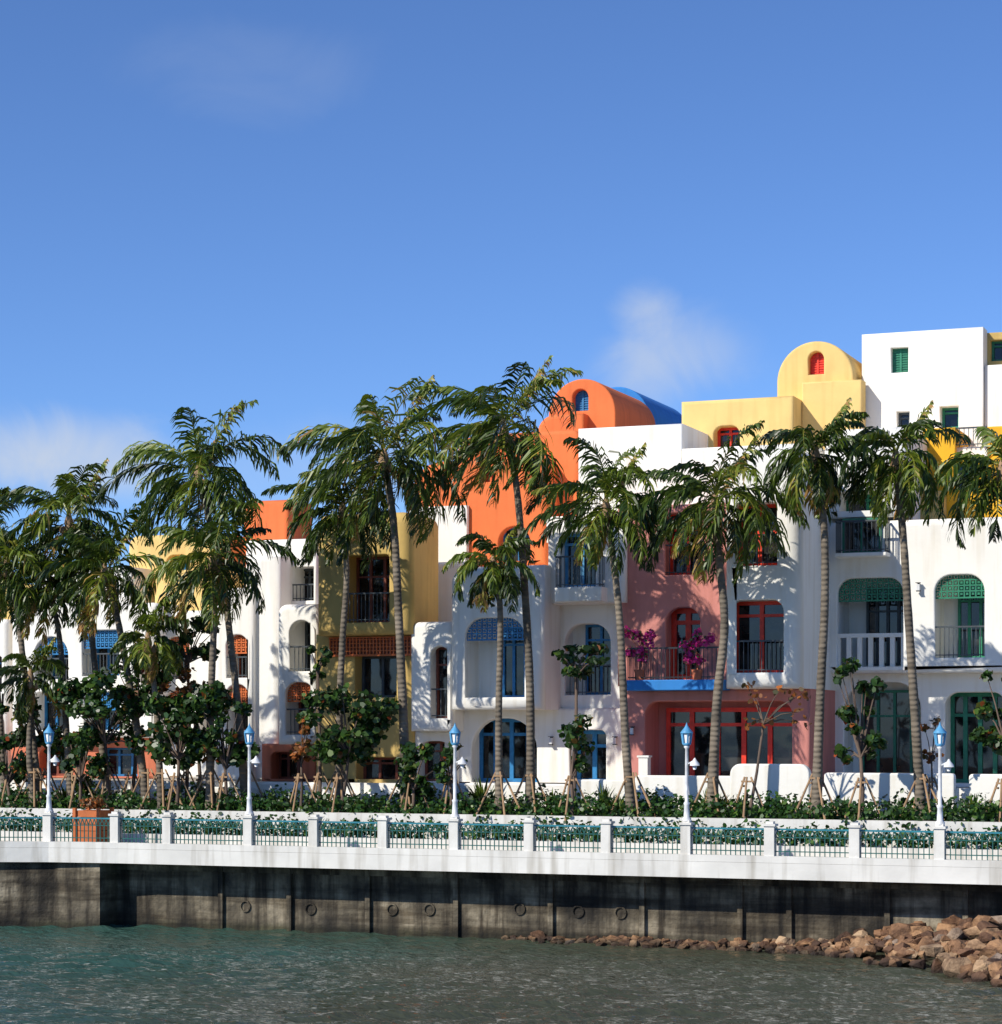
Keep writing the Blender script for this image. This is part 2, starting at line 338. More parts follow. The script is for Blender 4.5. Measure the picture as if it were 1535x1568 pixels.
B.railrun(BLACK,[(SX(962,64.8),66.7),(SX(962,64.8),64.8),(SX(1104,64.8),64.8)],zz)
B.vol(MAUVE,65.6,955,1240,1055,1190,D=4,bottom=G,bo=.1,holes=[
  H(988,1213,1074,1205,r=.4,d=1.1,fm=RED,cols=5,rows=[.78],g=(.06,.96,0,.93),fw=.13,cur=(.02,.18))])
B.sconce(970,1120,65.6)
B.vol(WHITE,69,885,1044,652,840,D=3.5,bo=.1); B.vol(WHITE,68.3,1044,1240,682,800,D=4,bo=.1)
B.vol(WHITE,68.5,955,1044,690,800,D=1,bo=.1)
B.vol(YELLOW,72,1043,1214,610,720,D=4,bo=.12,holes=[H(1093,1133,652,690,r=.3,d=.3,fm=RED,cols=2)])
B.vol(YELLOW,73.5,1190,1308,522,800,D=5,bo=.08,arch=True,holes=[H(1238,1262,538,573,arch=True,d=.1,fm=RED,shut=1)])
B.vol(YELLOW,73.2,1228,1319,583,800,D=.7,bo=.06)
B.finish()
# ---- orange and white townhouse
B=Building('orange_and_white_townhouse',800,67)
B.vol(ORANGE,73,840,943,580,800,D=4.5,bo=.06,arch=True,holes=[H(877,901,596,629,arch=True,d=.12,fm=BLUE,shut=1)])
B.vol(BLUEW,77.5,893,995,592,800,D=5,bo=.05,arch=True,name='vaulted_roof')
B.vol(ORANGE,72.4,822,892,634,800,D=4,bo=.15,r=(.6,0,0,0))
B.vol(ORANGE,70,628,838,703,870,D=4,bo=.2,r=(1.1,.3,0,0),holes=[H(763,812,806,862,arch=True,d=.3,fm=BLUE,cols=2),H(735,757,716,738,r=0,d=.2,fm=TCL,shut=1)])
B.vol(ORANGE,71,695,888,662,800,D=4,bo=.15,r=(.9,.3,0,0))
B.vol(WHITE,69.3,836,892,790,830,D=3,bo=.1)
B.vol(WHITE,66.6,838,958,797,924,D=5,bo=.15,r=(.3,0,0,0),holes=[H(857,912,815,898,r=.1,d=.3,fm=LBLUE,cols=2,rows=[.8],fw=.1)])
B.vol(WHITE,66.0,849,921,899,921,D=.62,bo=.05,name='balcony_box')
B.railrun(GREY,[(SX(852,66.1),66.55),(SX(852,66.1),66.1),(SX(918,66.1),66.1),(SX(918,66.1),66.55)],SZ(885,899,66.1))
B.vol(WHITE,67.5,822,958,922,1087,D=4,bo=.12,holes=[H(865,935,955,1064,r=.6,d=.5,fm=BLUE,cols=2,rows=[.78],rail=GREY,g=(.3,1,0,1))])
B.vol(WHITE,65.8,688,830,866,1087,D=5,bo=.3,r=(.5,0,0,0),holes=[H(712,803,946,1068,r=.6,d=.9,fm=BLUE,cols=3,rows=[.75],lat=BLUE,g=(.42,1,0,.9),rail=None)])
B.vol(WHITE,67.3,680,958,1085,1200,D=4,bottom=G,bo=.08,holes=[H(722,822,1100,1200,r=1.0,d=.5,fm=BLUE,cols=4,rows=[.75],fw=.12),H(872,928,1118,1205,r=.2,d=.5,fm=BLUE,cols=2,rows=[.7],fw=.13)])
B.sconce(846,1135,67.3); B.sconce(944,1135,67.3)
B.vol(WHITE,66.3,628,692,952,1120,D=4,bo=.15,r=(.3,0,0,0),holes=[H(659,688,990,1100,r=.3,d=.3,fm=BROWN,cols=1,rail=GREY)])
B.vol(WHITE,67.1,628,700,1119,1200,D=4,bottom=G,bo=.1,holes=[H(640,690,1135,1200,r=.4,d=.4,fm=BROWN,cols=2)])
B.vol(WHITE,69.6,655,705,862,960,D=3,bo=.1)
B.vol(WHITE,69.8,625,715,775,870,D=.19,bo=.05)
B.finish()
# ---- ochre townhouse
B=Building('ochre_townhouse',555,67)
B.vol(OCHRE,66,482,628,785,972,D=2.3,bo=.35,r=(.4,.4,0,0),holes=[H(530,596,850,953,r=.12,d=.6,fm=BROWN,cols=3,rows=[.7],rail=GREY,ry=.0)])
B.vol(OCHRE,66.9,482,632,970,1215,D=4,bottom=G,bo=.15,holes=[H(543,607,1004,1068,r=.05,d=.4,fm=GREY,cols=2,rows=[]),H(545,622,1160,1215,r=.3,d=.4,fm=BROWN,cols=3,rows=[.75])])
l=B.part('lattice',TCL); xa,xb=SX(505,66.8),SX(632,66.8); za,zb=SZ(570,1003,66.8),SZ(570,977,66.8)
l.box(xa,xb,66.74,66.84,za-.04,za); l.box(xa,xb,66.74,66.84,zb,zb+.04); x=xa
while x<xb: l.box(x,x+.04,66.76,66.82,za,zb); x+=.12
z=za
while z<zb: l.box(xa,xb,66.765,66.815,z,z+.03); z+=.12
B.part('lattice_backing',BROWN).box(xa,xb,66.835,66.845,za,zb)
B.finish()
# ---- white townhouse, left of ochre
B=Building('white_townhouse',420,69)
OL=dict(lat=TCL,lh=.6)
B.vol(WHITE,68,424,484,925,1140,D=4,bo=.2,r=(.3,0,0,0),holes=[H(443,483,950,1028,r=.7,d=1.0,fm=GREY,cols=2,rail=GREY),H(437,480,1045,1125,r=.4,d=.8,fm=BROWN,cols=2,rail=GREY,**OL)])
B.vol(WHITE,71,420,484,850,930,D=3,bo=.05,holes=[H(430,480,868,920,r=0,d=.8,fm=GREY,rail=GREY)])
B.vol(WHITE,70,378,426,852,1200,D=4,bottom=G,bo=.2,r=(.3,0,0,0))
B.vol(WHITE,69.7,330,386,900,1200,D=4,bottom=G,bo=.15,holes=[H(346,380,972,1038,r=.4,d=.7,fm=BROWN,cols=2,rail=GREY,**OL),H(346,380,1048,1118,r=.4,d=.7,fm=BROWN,cols=2,**OL)])
B.vol(TERRA,69.2,400,484,1139,1200,D=3,bottom=G,bo=.08,holes=[H(415,460,1152,1200,r=.2,d=.4,fm=BROWN,cols=3)])
B.vol(ORANGE,74,372,440,766,870,D=2,bo=.15,r=(.5,0,0,0)); B.vol(WHITE,73,376,484,826,930,D=2,bo=.08)
B.finish()
# ---- yellow and white townhouse far left
B=Building('yellow_and_white_townhouse',150,71)
BL=dict(lat=BLUE,lh=.6)
B.vol(YELLOW,73.5,196,336,818,1000,D=2,bo=.15,r=(.4,0,0,0),holes=[H(255,290,850,890,r=.3,d=.3,fm=BLUE)])
B.vol(YELLOW,72.5,235,345,872,1000,D=2,bo=.15)
B.vol(WHITE,71,236,334,935,1200,D=4,bottom=G,bo=.15,holes=[H(252,290,975,1040,r=.4,d=.6,fm=BROWN,rail=GREY,**OL),H(252,292,1058,1120,r=.4,d=.6,fm=BROWN,**OL),H(302,328,1058,1120,r=.3,d=.6,fm=BROWN,**OL)])
B.vol(WHITE,70.3,16,240,925,1130,D=4,bo=.2,r=(.4,.2,0,0),holes=[H(52,104,975,1040,r=.7,d=1,fm=BLUE,cols=3,rail=GREY,**BL),H(125,182,965,1035,r=.15,d=.8,fm=BLUE,cols=3,rail=GREY,**BL),H(205,234,985,1045,r=.3,d=.6,fm=BROWN,**OL),
   H(50,104,1060,1118,r=.3,d=.6,fm=BLUE,cols=3),H(128,182,1060,1118,r=.3,d=.6,fm=BLUE,cols=3,**BL)])
B.vol(TERRA,71,16,240,1128,1200,D=3,bottom=G,bo=.08,holes=[H(60,105,1145,1200,r=.3,d=.4,fm=BROWN,cols=3),H(150,210,1145,1200,r=.3,d=.4,fm=BLUE,cols=3)])
B.vol(WHITE,72,60,200,870,930,D=3,bo=.1); B.vol(OCHRE,72.5,0,70,895,990,D=3,bo=.1)
B.finish()
B=Building('white_corner_townhouse',-80,72)
B.vol(WHITE,71.5,-230,10,950,1200,D=5,bottom=G,bo=.2,r=(.4,.2,0,0),holes=[H(-30,4,1000,1060,r=.4,d=.6,fm=BLUE,rail=GREY),H(-30,4,1090,1150,r=.4,d=.6,fm=BLUE),H(-150,-90,1000,1060,r=.4,d=.6,fm=BLUE,rail=GREY)])
B.vol(ORANGE,74,-200,-20,890,1000,D=4,bo=.2); B.finish()

# ---------------------------------------------------------------- promenade
edge=[(14,55.9),(-33.7,55.9),(-35.85,55.7),(-37.2,55.2),(-60,46.2)]
def poly_prism(mb,pts,z0,z1):
    n=len(mb.v); k=len(pts); mb.v+=[(x,y,z0) for x,y in pts]+[(x,y,z1) for x,y in pts]
    for i in range(k): j=(i+1)%k; mb.f.append((n+i,n+j,n+k+j,n+k+i)); mb.sm.append(False)
    fl=[Vector((x,y,0)) for x,y in pts]
    for t in tessellate_polygon([fl]):
        mb.f.append(tuple(n+i for i in t)); mb.sm.append(False); mb.f.append(tuple(n+k+i for i in t)); mb.sm.append(False)
e=empty('promenade',(-20,58,2))
mb=MB(); poly_prism(mb,edge+[(-60,60.0),(14,60.0)],1.86,2.27); mb.obj('deck_slab',WHITE2,e)
ins=[(14,56.25),(-33.8,56.25),(-36,56.05),(-37.3,55.5),(-60,46.5)]
mb=MB(); poly_prism(mb,ins+[(-60,59.98),(14,59.98)],2.24,2.275); mb.obj('paving',STONE,e)
mb=MB()
for (a,b_) in zip(edge,edge[1:]):
    d=Vector((b_[0]-a[0],b_[1]-a[1],0)).normalized(); nn=Vector((d.y,-d.x,0))*.134
    if nn.y<0: nn=-nn
    mb.beam((a[0]+nn.x,a[1]+nn.y,2.36),(b_[0]+nn.x,b_[1]+nn.y,2.36),.26,.17)
mb.obj('kerb',WHITE2,e)
mb=MB(); mb.box(-34.6,14,56.95,57.6,-2,1.85)
bx=SX(152,55.95); poly_prism(mb,[(bx,55.98),(-35.8,55.9),(-37.2,55.4),(-60,46.4),(-60,60),(bx,60)],-2,1.855)
mb.obj('sea_wall',CONC); ribs=MB()
for px in (340,445,565,700,845,985,1135,1210,1360,1480): x=SX(px,56.95); ribs.box(x-.07,x+.07,56.84,56.95,-1,1.84)
ribs.box(-34.6,14,56.86,56.95,1.62,1.84)
so=bpy.data.objects['sea_wall']; ribs.obj('wall_ribs',CONC,so)
dr=MB()
for px,py in ((375,1388),(475,1392),(600,1393),(657,1393),(795,1392),(885,1396),(950,1398)):
    x=SX(px,56.9); z=SZ(px,py,56.9)
    k=14
    for i in range(k):
        a=2*math.pi*i/k;c=2*math.pi*(i+1)/k
        dr.beam((x+.15*math.cos(a),56.93,z+.15*math.sin(a)),(x+.15*math.cos(c),56.93,z+.15*math.sin(c)),.05,.04)
dr.obj('drain_rims',CONC,so)
postpx=[178,258,382,482,588,697,812,930,1052,1180,1310,1440,1570]
pos=[(SX(p,56.06),56.06) for p in postpx]; pos=[(-49,50.85),(-46,52.03),(-43,53.2),(-40,54.37),(SX(75,55.9)+.0,55.9)]+pos+[(pos[-1][0]+2.3,56.06),(pos[-1][0]+4.6,56.06)]
pr=empty('promenade_railing',(-20,56,2.4)); P=MB();R1=MB();R2=MB()
for x,y in pos:
    P.box(x-.13,x+.13,y-.13,y+.13,2.3,3.2); P.box(x-.165,x+.165,y-.165,y+.165,3.2,3.26); P.box(x-.1,x+.1,y-.1,y+.1,3.26,3.32)
for (xa,ya),(xb,yb) in zip(pos,pos[1:]):
    R2.beam((xa,ya,3.12),(xb,yb,3.12),.05,.045); R1.beam((xa,ya,2.92),(xb,yb,2.92),.03,.025); R1.beam((xa,ya,2.56),(xb,yb,2.56),.03,.025)
    L_=math.hypot(xb-xa,yb-ya); n=int(L_/.125)
    for i in range(n+1):
        x=xa+(xb-xa)*i/n; y=ya+(yb-ya)*i/n; R1.box(x-.011,x+.011,y-.011,y+.011,2.44,2.92)
        if i<n:
            x2=xa+(xb-xa)*(i+1)/n; y2=ya+(yb-ya)*(i+1)/n
            R1.beam((x,y,2.93),((x+x2)/2,(y+y2)/2,3.10),.022); R1.beam(((x+x2)/2,(y+y2)/2,3.10),(x2,y2,2.93),.022)
P.obj('posts',WHITE2,pr); R1.obj('bars',TEAL,pr); R2.obj('rails',TEAL2,pr)
def lathe(mb,x,y,prof,seg=12): mb.tube([(x,y,z) for z,r in prof],[r for z,r in prof],seg)
for px in (75,388,698,1055,1440):
    Y=55.9 if px==75 else 56.06; near=min(pos,key=lambda p:abs(p[0]-SX(px,Y))); x,y=near
    e=empty('street_lamp',(x,y,3.3)); a=MB(); b_=MB(); c=MB()
    lathe(a,x,y,[(3.3,.12),(3.36,.12),(3.4,.08),(3.7,.065),(3.75,.085),(3.8,.05),(5.15,.04),(5.2,.08),(5.24,.05)])
    a.beam((x,y,4.75),(x+.22,y-.02,4.86),.03); lathe(a,x+.22,y-.02,[(4.72,.13),(4.78,.12),(4.86,.05),(4.92,.015)])
    lathe(a,x+.22,y-.02,[(4.62,.04),(4.72,.07)],8)
    lathe(b_,x,y,[(5.24,.09),(5.27,.12),(5.29,.12),(5.3,.10)],6); lathe(c,x,y,[(5.3,.085),(5.55,.125)],6)
    lathe(b_,x,y,[(5.55,.17),(5.58,.165),(5.68,.08),(5.72,.05),(5.76,.03),(5.83,.005)],6)
    for i in range(6):
        t=2*math.pi*i/6; b_.beam((x+.10*math.cos(t),y+.10*math.sin(t),5.29),(x+.14*math.cos(t),y+.14*math.sin(t),5.56),.035)
    a.obj('pole',WMET,e); b_.obj('lantern_frame',LBLUE,e); c.obj('lantern_glass',WMET,e)
x=SX(143,57.6); e=empty('wooden_planter_box',(x,57.6,2.3)); mb=MB()
for i in range(5): mb.box(x-.38,x+.38,57.25,57.95,2.3+i*.2,2.3+i*.2+.185)
for sx in (-.4,.4):
    for yy in (57.23,57.97): mb.box(x+sx-.05,x+sx+.05,yy-.05,yy+.05,2.28,3.36)
mb.obj('slats',PLANT,e)
# planting beds, retaining walls, terrace
mb=MB(); mb.box(-75,14,58.75,58.95,2.2,2.56); mb.box(-75,14,60.0,60.25,2.2,3.22); mb.obj('low_planter_wall',WHITE2)
mb=MB(); mb.box(-75,14,58.95,60.0,2.2,2.50); mb.box(-75,14,60.25,63.4,2.2,3.14); mb.obj('planting_bed_ground',SOIL)
mb=MB(); mb.box(-900,900,63.4,1500,-1,3.9); mb.obj('terrace_ground',STONE)
e=empty('garden_wall',(-20,63.2,4))
mb=MB(); mb.box(-75,14,63.25,63.39,2.9,4.02)
for x0,x1,y0,r in ((972,1150,1188,.08),(1118,1240,1170,.3),(1262,1462,1184,.1),(1484,1640,1186,.1),(640,700,1208,.1),(700,870,1200,.12),(870,968,1194,.1),(395,482,1200,.1),(482,640,1216,.08),(60,240,1208,.1),(240,395,1205,.1),(-200,60,1212,.1)):
    Y=63.05+random.uniform(-.08,.06); xm=(x0+x1)/2
    volume(mb,Y,.25,rrect(SX(x0,Y),SX(x1,Y),2.9,SZ(xm,y0,Y),r,r,0,0),[],.05,.05,.2)
mb.obj('panels',WHITE,e)
mb=MB(); Y=64.0; mb.box(SX(978,Y),SX(992,Y),Y,Y+.3,3.9,SZ(985,1160,Y)); mb.box(SX(976,Y),SX(994,Y),Y-.03,Y+.33,SZ(985,1160,Y),SZ(985,1157,Y)); mb.obj('gate_pier',WHITE,e)

# ---------------------------------------------------------------- vegetation
UP=np.array([0,0,1.0])
def frond(base,az,e0,Ln,droop,wind,verts,vals,val,nl=42,curl=0,lw=.034):
    n=nl; s=np.linspace(0,1,n); ds=Ln/(n-1)
    el=e0-droop*s**1.15; a=az+curl*s
    d=np.stack([np.cos(el)*np.cos(a),np.cos(el)*np.sin(a),np.sin(el)],1)+wind*s[:,None]**1.2
    d/=np.linalg.norm(d,axis=1)[:,None]; p=base+np.vstack([[0,0,0],np.cumsum(d[:-1]*ds,0)])
    side=np.cross(d,UP); side/=np.maximum(np.linalg.norm(side,axis=1)[:,None],1e-3); w=(.035*(1-s*.85))[:,None]
    A=p[:-1]-side[:-1]*w[:-1];Bq=p[:-1]+side[:-1]*w[:-1];Cq=p[1:]+side[1:]*w[1:];Dq=p[1:]-side[1:]*w[1:]
    q=np.stack([A,Bq,Cq,Dq],1); verts.append(q.reshape(-1,3)); vals.append(np.full(len(q),.85))
    env=np.sin(np.pi*np.clip(s*.84+.15,0,1))**.5
    for sg in (-1,1):
        m=(s>.1)&(rng.random(n)>.05); k=m.sum()
        upn=np.cross(side[m],d[m])
        ll=(env[m]*(Ln*.29)*rng.uniform(.75,1.15,k))[:,None]
        bunch=(rng.normal(0,.22)*np.sin(s[m]*9+rng.uniform(0,6)))[:,None]
        dirn=side[m]*sg*.62+d[m]*(rng.uniform(.6,.9,(k,1))+bunch)+upn*rng.uniform(-.25,.25,(k,1))+rng.normal(0,.1,(k,3))+wind*.8
        dirn/=np.linalg.norm(dirn,axis=1)[:,None]
        d2=dirn-UP*rng.uniform(.4,1.1,(k,1))+wind*.9; d2/=np.linalg.norm(d2,axis=1)[:,None]
        d3=d2-UP*1.1; d3/=np.linalg.norm(d3,axis=1)[:,None]
        p0=p[m]; p1=p0+dirn*ll*.4; p2=p1+d2*ll*.35; p3=p2+d3*ll*.25
        wd=d[m]*.7+UP*.35+rng.normal(0,.25,(k,3)); wd/=np.linalg.norm(wd,axis=1)[:,None]; w0=lw
        vv=np.clip(val+rng.normal(0,.12,k),0,1)
        for a0,a1,wa,wb in ((p0,p1,w0*.6,w0),(p1,p2,w0,w0*.8),(p2,p3,w0*.8,.003)):
            q=np.stack([a0-wd*wa,a0+wd*wa,a1+wd*wb,a1-wd*wb],1); verts.append(q.reshape(-1,3)); vals.append(vv)
def stakes(mb,x,y,z,h=1.3,r=.75,n=4):
    for i in range(n):
        a=2*math.pi*i/n+.6; mb.tube([(x+r*math.cos(a),y+r*math.sin(a),z-.1),(x+.1*math.cos(a),y+.1*math.sin(a),z+h)],[.035,.03],6)
    mb.beam((x-.14,y-.12,z+h-.12),(x+.14,y-.12,z+h-.12),.05); mb.beam((x-.12,y-.14,z+h-.25),(x-.12,y+.14,z+h-.25),.05)
def palm(path,Y,rad,nf=30,seed=0,tr=.15,wx=-.25,hang=0.0,val=.37):
    global rng
    rng=np.random.default_rng(seed); rnd=random.Random(seed)
    X0=SX(path[0][0],Y); pts=[(X0,Y,3.1)]+[(SX(a,Y),Y+.15*math.sin(i),SZ(a,b,Y)) for i,(a,b) in enumerate(path[1:])]
    P=[Vector(p) for p in pts]; out=[]
    for i in range(len(P)-1):
        p0=P[max(i-1,0)];p1=P[i];p2=P[i+1];p3=P[min(i+2,len(P)-1)]
        for k in range(8):
            t=k/8; out.append(.5*((2*p1)+(p2-p0)*t+(2*p0-5*p1+4*p2-p3)*t*t+(3*p1-p0-3*p2+p3)*t**3))
    out.append(P[-1]); e=empty('palm_tree',P[0]); n=len(out)
    rr=[tr*(.95-.3*i/n+.5*math.exp(-i/2.5)+.03*math.sin(i*2.1)) for i in range(n)]
    rr[-1]=tr*.8; rr[-2]=tr*.9
    mb=MB(); mb.tube([tuple(p) for p in out],rr,12); mb.obj('trunk',BARKP,e)
    top=np.array(out[-1]); R=rad/F*(-top[0]*S+top[1]*C)
    mb=MB(); mb.tube([tuple(top+UP*-.35),tuple(top),tuple(top+UP*.35)],[tr*.8,tr*1.25,tr*.4],8)
    for i in range(5):
        a=i*1.3; c=top+np.array([math.cos(a)*.2,math.sin(a)*.2,-.2-.05*(i%2)]); mb.tube([tuple(c+UP*.12),tuple(c+UP*.06),tuple(c-UP*.06),tuple(c-UP*.12)],[.03,.1,.1,.03],7)
    mb.obj('leaf_bases_and_coconuts',WOOD,e)
    V=[];A=[]
    for i in range(nf):
        f=i/(nf-1); az=i*2.399+rnd.uniform(-.4,.4); e0=D2R(76-106*f**.85-hang*6+rnd.uniform(-14,14)); L=R*(.95+.32*math.sin(math.pi*min(1,f+.15)))*rnd.uniform(.75,1.15)
        dr=D2R(78+rnd.uniform(-15,50)+hang*22)*(.8 if f<.15 else 1)*(1 if f<.6 else .8)
        wv=np.array([wx*rnd.uniform(.5,1.6),.08,-.05])
        v=val+rnd.uniform(-.28,.36)
        if f>.88 and rnd.random()<.55: v=.96
        frond(top+UP*(.25-.35*f),az,e0,L,dr,wv,V,A,v,curl=rnd.uniform(-.7,.7))
    frond(top,0.2+rnd.uniform(-.3,.3),D2R(66),R*1.0,D2R(12),np.array([.05,0,0]),V,A,.82)
    fast('fronds',np.concatenate(V),4,np.concatenate(A),PALM,e)
    mb=MB(); stakes(mb,P[0].x,Y,3.14); mb.obj('support_stakes',WOOD,e)
palms=[
 ([(1090,1210),(1098,1080),(1108,960),(1100,860),(1095,775)],61.2,124,29,1,.16,-.2,.3),
 ([(968,1240),(958,1130),(948,960),(935,840),(928,780)],60.9,116,28,2,.14,-.15,.3),
 ([(812,1225),(812,1060),(800,880),(788,740),(772,665)],61.6,138,31,3,.145,-.45,.1),
 ([(765,1250),(764,1100),(764,980),(762,910),(755,868)],60.8,78,23,4,.12,-.05,1.3),
 ([(622,1230),(618,1100),(608,940),(600,800),(588,705)],61.4,146,32,5,.16,-.35,.1),
 ([(520,1240),(520,1100),(522,980),(528,880),(525,785)],62.2,108,24,6,.13,-.3,.3),
 ([(1250,1240),(1256,1080),(1262,920),(1260,800),(1248,700)],61.0,104,29,7,.15,-.05,1.2),
 ([(1412,1240),(1402,1100),(1390,940),(1382,820),(1372,708)],61.5,108,28,8,.15,-.15,1.1),
 ([(1562,1240),(1558,1060),(1550,900),(1545,800),(1535,725)],61.3,114,27,9,.15,-.1,.8),
 ([(378,1220),(366,1100),(350,980),(335,870),(303,730)],61.9,132,31,10,.14,-.3,.1),
 ([(322,1230),(322,1130),(322,1020),(325,940),(325,865)],61.0,114,29,11,.14,-.2,.4),
 ([(226,1225),(212,1130),(192,1030),(175,940),(160,880)],61.3,114,27,12,.14,-.35,.3),
 ([(168,1225),(155,1130),(142,1020),(128,900),(105,800)],62.3,112,27,13,.13,-.3,.1),
 ([(110,1225),(102,1120),(92,1020),(85,960),(75,900)],61.8,90,23,14,.12,-.25,.5),
 ([(62,1235),(50,1130),(32,1010),(22,930),(10,870)],61.2,100,25,15,.13,-.25,.5),
 ([(52,1215),(45,1160),(42,1120),(44,1080),(46,1040)],60.8,72,19,16,.12,-.2,.8),
 ([(248,1235),(243,1150),(236,1080),(230,1030),(226,985)],60.8,72,20,17,.12,-.2,.6),
 ([(8,1225),(2,1130),(-8,1050),(-15,980),(-30,830)],62.5,94,22,18,.13,-.2,.3),
]
for p in palms: palm(p[0],p[1],p[2],nf=p[3],seed=p[4],tr=p[5]*.93,wx=p[6],hang=p[7])
rng=np.random.default_rng(99)
def leafcloud(centers,n,size,shape=(1,.75)):
    V=[];A=[]
    vol=np.array([c[3]*c[4]*c[5] for c in centers])**.7; vol/=vol.sum()
    for c,f in zip(centers,vol):
        k=max(6,int(n*f)); u=rng.normal(size=(k,3)); u/=np.linalg.norm(u,axis=1)[:,None]; r=rng.uniform(.1,1.15,(k,1))**.6
        ctr=np.array(c[:3])+u*r*np.array(c[3:6]); nrm=u*.6+rng.normal(0,.6,(k,3))+np.array([0,-.15,.35]); nrm/=np.linalg.norm(nrm,axis=1)[:,None]
        t=np.cross(nrm,rng.normal(size=(k,3))); t/=np.linalg.norm(t,axis=1)[:,None]; b2=np.cross(nrm,t); sz=size*rng.uniform(.6,1.25,(k,1))
        poly=[]
        for a in range(6):
            an=a*math.pi/3; poly.append(ctr+t*sz*math.cos(an)*shape[0]*.5+b2*sz*math.sin(an)*shape[1]*.5+nrm*sz*.1*math.cos(2*an))
        V.append(np.stack(poly,1).reshape(-1,3)); A.append(np.clip(rng.beta(1.7,1.9,k),0,1))
    return np.concatenate(V),np.concatenate(A)
def tree(name,bpx,Y,cpx,cpy,wpx,hpx,n=900,size=.2,mat=LEAF,clumps=9,tr=.055,base=3.14,st=True):
    X=SX(bpx,Y); cx=SX(cpx,Y); cz=SZ(cpx,cpy,Y); sc=(-X*S+Y*C)/F; rx=wpx*sc/2; rz=hpx*sc/2
    e=empty(name,(X,Y,base)); mb=MB(); fork=Vector((X*.3+cx*.7,Y,max(base+.4,cz-rz*.75)))
    mb.tube([(X,Y,base-.1),tuple((Vector((X,Y,base))+fork)/2+Vector((.04,0,0))),tuple(fork)],[tr*1.3,tr,tr*.8],8); cs=[]
    for i in range(int(clumps*1.6)):
        a=random.uniform(0,6.28); q=random.uniform(.2,.95); h=random.uniform(-.8,.9)
        c=Vector((cx+math.cos(a)*rx*q,Y+math.sin(a)*rx*q*.9,cz+h*rz)); m=(fork+c)/2+Vector((0,0,.1))
        mb.tube([tuple(fork),tuple(m),tuple(c)],[tr*.6,tr*.4,tr*.15],6); s_=random.uniform(.16,.38)
        cs.append((c.x,c.y,c.z,rx*s_,rx*s_,min(rz,rx)*s_*.85))
    mb.obj('trunk_and_limbs',BARK,e)
    V,A=leafcloud(cs,int(n*1.15),size); fast('foliage',V,6,A,mat,e)
    if st: mb=MB(); stakes(mb,X,Y,base,1.2,.65,3); mb.obj('support_stakes',WOOD,e)
T=tree
T('sea_grape_tree',520,60.7,540,1110,155,120,1600,.22,clumps=15); T('sea_grape_tree',630,60.9,635,1180,80,80,600,.2)
T('sea_grape_tree',875,60.6,875,1150,80,110,260,.2,clumps=6); T('frangipani_tree',878,62.2,885,1015,95,55,420,.19,clumps=8,st=False)
T('sea_grape_tree',1320,60.8,1318,1095,75,175,560,.21,clumps=12); T('young_tree',1145,60.7,1180,1075,110,90,70,.16,RUST,clumps=6,tr=.04)
T('sea_grape_tree',270,60.7,275,1110,135,140,1500,.22,clumps=15); T('sea_grape_tree',165,60.9,160,1090,140,130,1300,.21,clumps=14)
T('sea_grape_tree',345,60.9,345,1130,95,130,900,.2,clumps=12); T('sea_grape_tree',200,62.4,215,1060,120,110,1000,.2,clumps=12); T('sea_grape_tree',285,62.6,290,985,110,80,700,.2)
T('sea_grape_tree',120,60.7,125,1160,100,100,800,.2); T('sea_grape_tree',15,61,10,1150,100,140,900,.2); T('young_tree',460,61,462,1130,60,110,160,.18,RUST,clumps=6,tr=.04)
T('sea_grape_tree',1535,61,1540,1080,90,150,650,.22,clumps=10); T('young_tree',690,61,690,1170,60,80,260,.17,clumps=7); T('orange_flower_shrub',310,62.3,290,1060,90,70,300,.18,RUST)
T('young_tree',1425,62,1428,1120,50,120,60,.16,RUST,clumps=5,tr=.03); T('sea_grape_tree',490,62,485,1015,40,50,220,.18,clumps=5); T('sea_grape_tree',70,62,75,1110,110,110,700,.2)
# hedge rows
x=-62; cs=[]
while x<12:
    for yy in (60.6,61.3,62.1):
        hh=.24+.14*math.sin(x*1.7+yy*3)+random.uniform(0,.2)
        cs.append((x+random.uniform(-.2,.2),yy,3.16+hh*.5+(yy-60.7)*.08,.42,.38,hh))
    cs.append((x,59.4,2.78,.4,.44,.33+random.uniform(-.06,.08)))
    if random.random()<.45: cs.append((x,60.0+random.uniform(-.05,.1),3.14+random.uniform(-.08,.06),random.uniform(.2,.4),.14,random.uniform(.1,.17)))
    x+=.42
v,a=leafcloud(cs,48000,.14); fast('hedge',v,6,a,HEDGE)
def tuft(name,px,Y,z,h,n=60,mat=PALM):
    e=empty(name,(SX(px,Y),Y,z)); V=[];A=[]; X=SX(px,Y)
    for i in range(n):
        a=random.uniform(0,6.28); t=random.uniform(.15,1.1); L=h*random.uniform(.7,1.1); d=np.array([math.cos(a)*math.sin(t),math.sin(a)*math.sin(t),math.cos(t)])
        p0=np.array([X,Y,z])+d*.05; p1=p0+d*L*.6; p2=p1+(d-UP*.45)*L*.4; sd=np.cross(d,UP+.01); sd/=np.linalg.norm(sd); w=.028
        V+= [p0-sd*w,p0+sd*w,p1+sd*w,p1-sd*w, p1-sd*w,p1+sd*w,p2+sd*.003,p2-sd*.003]; vv=random.uniform(.2,.75); A+=[vv,vv]
    fast('blades',np.array(V),4,np.array(A),mat,e)
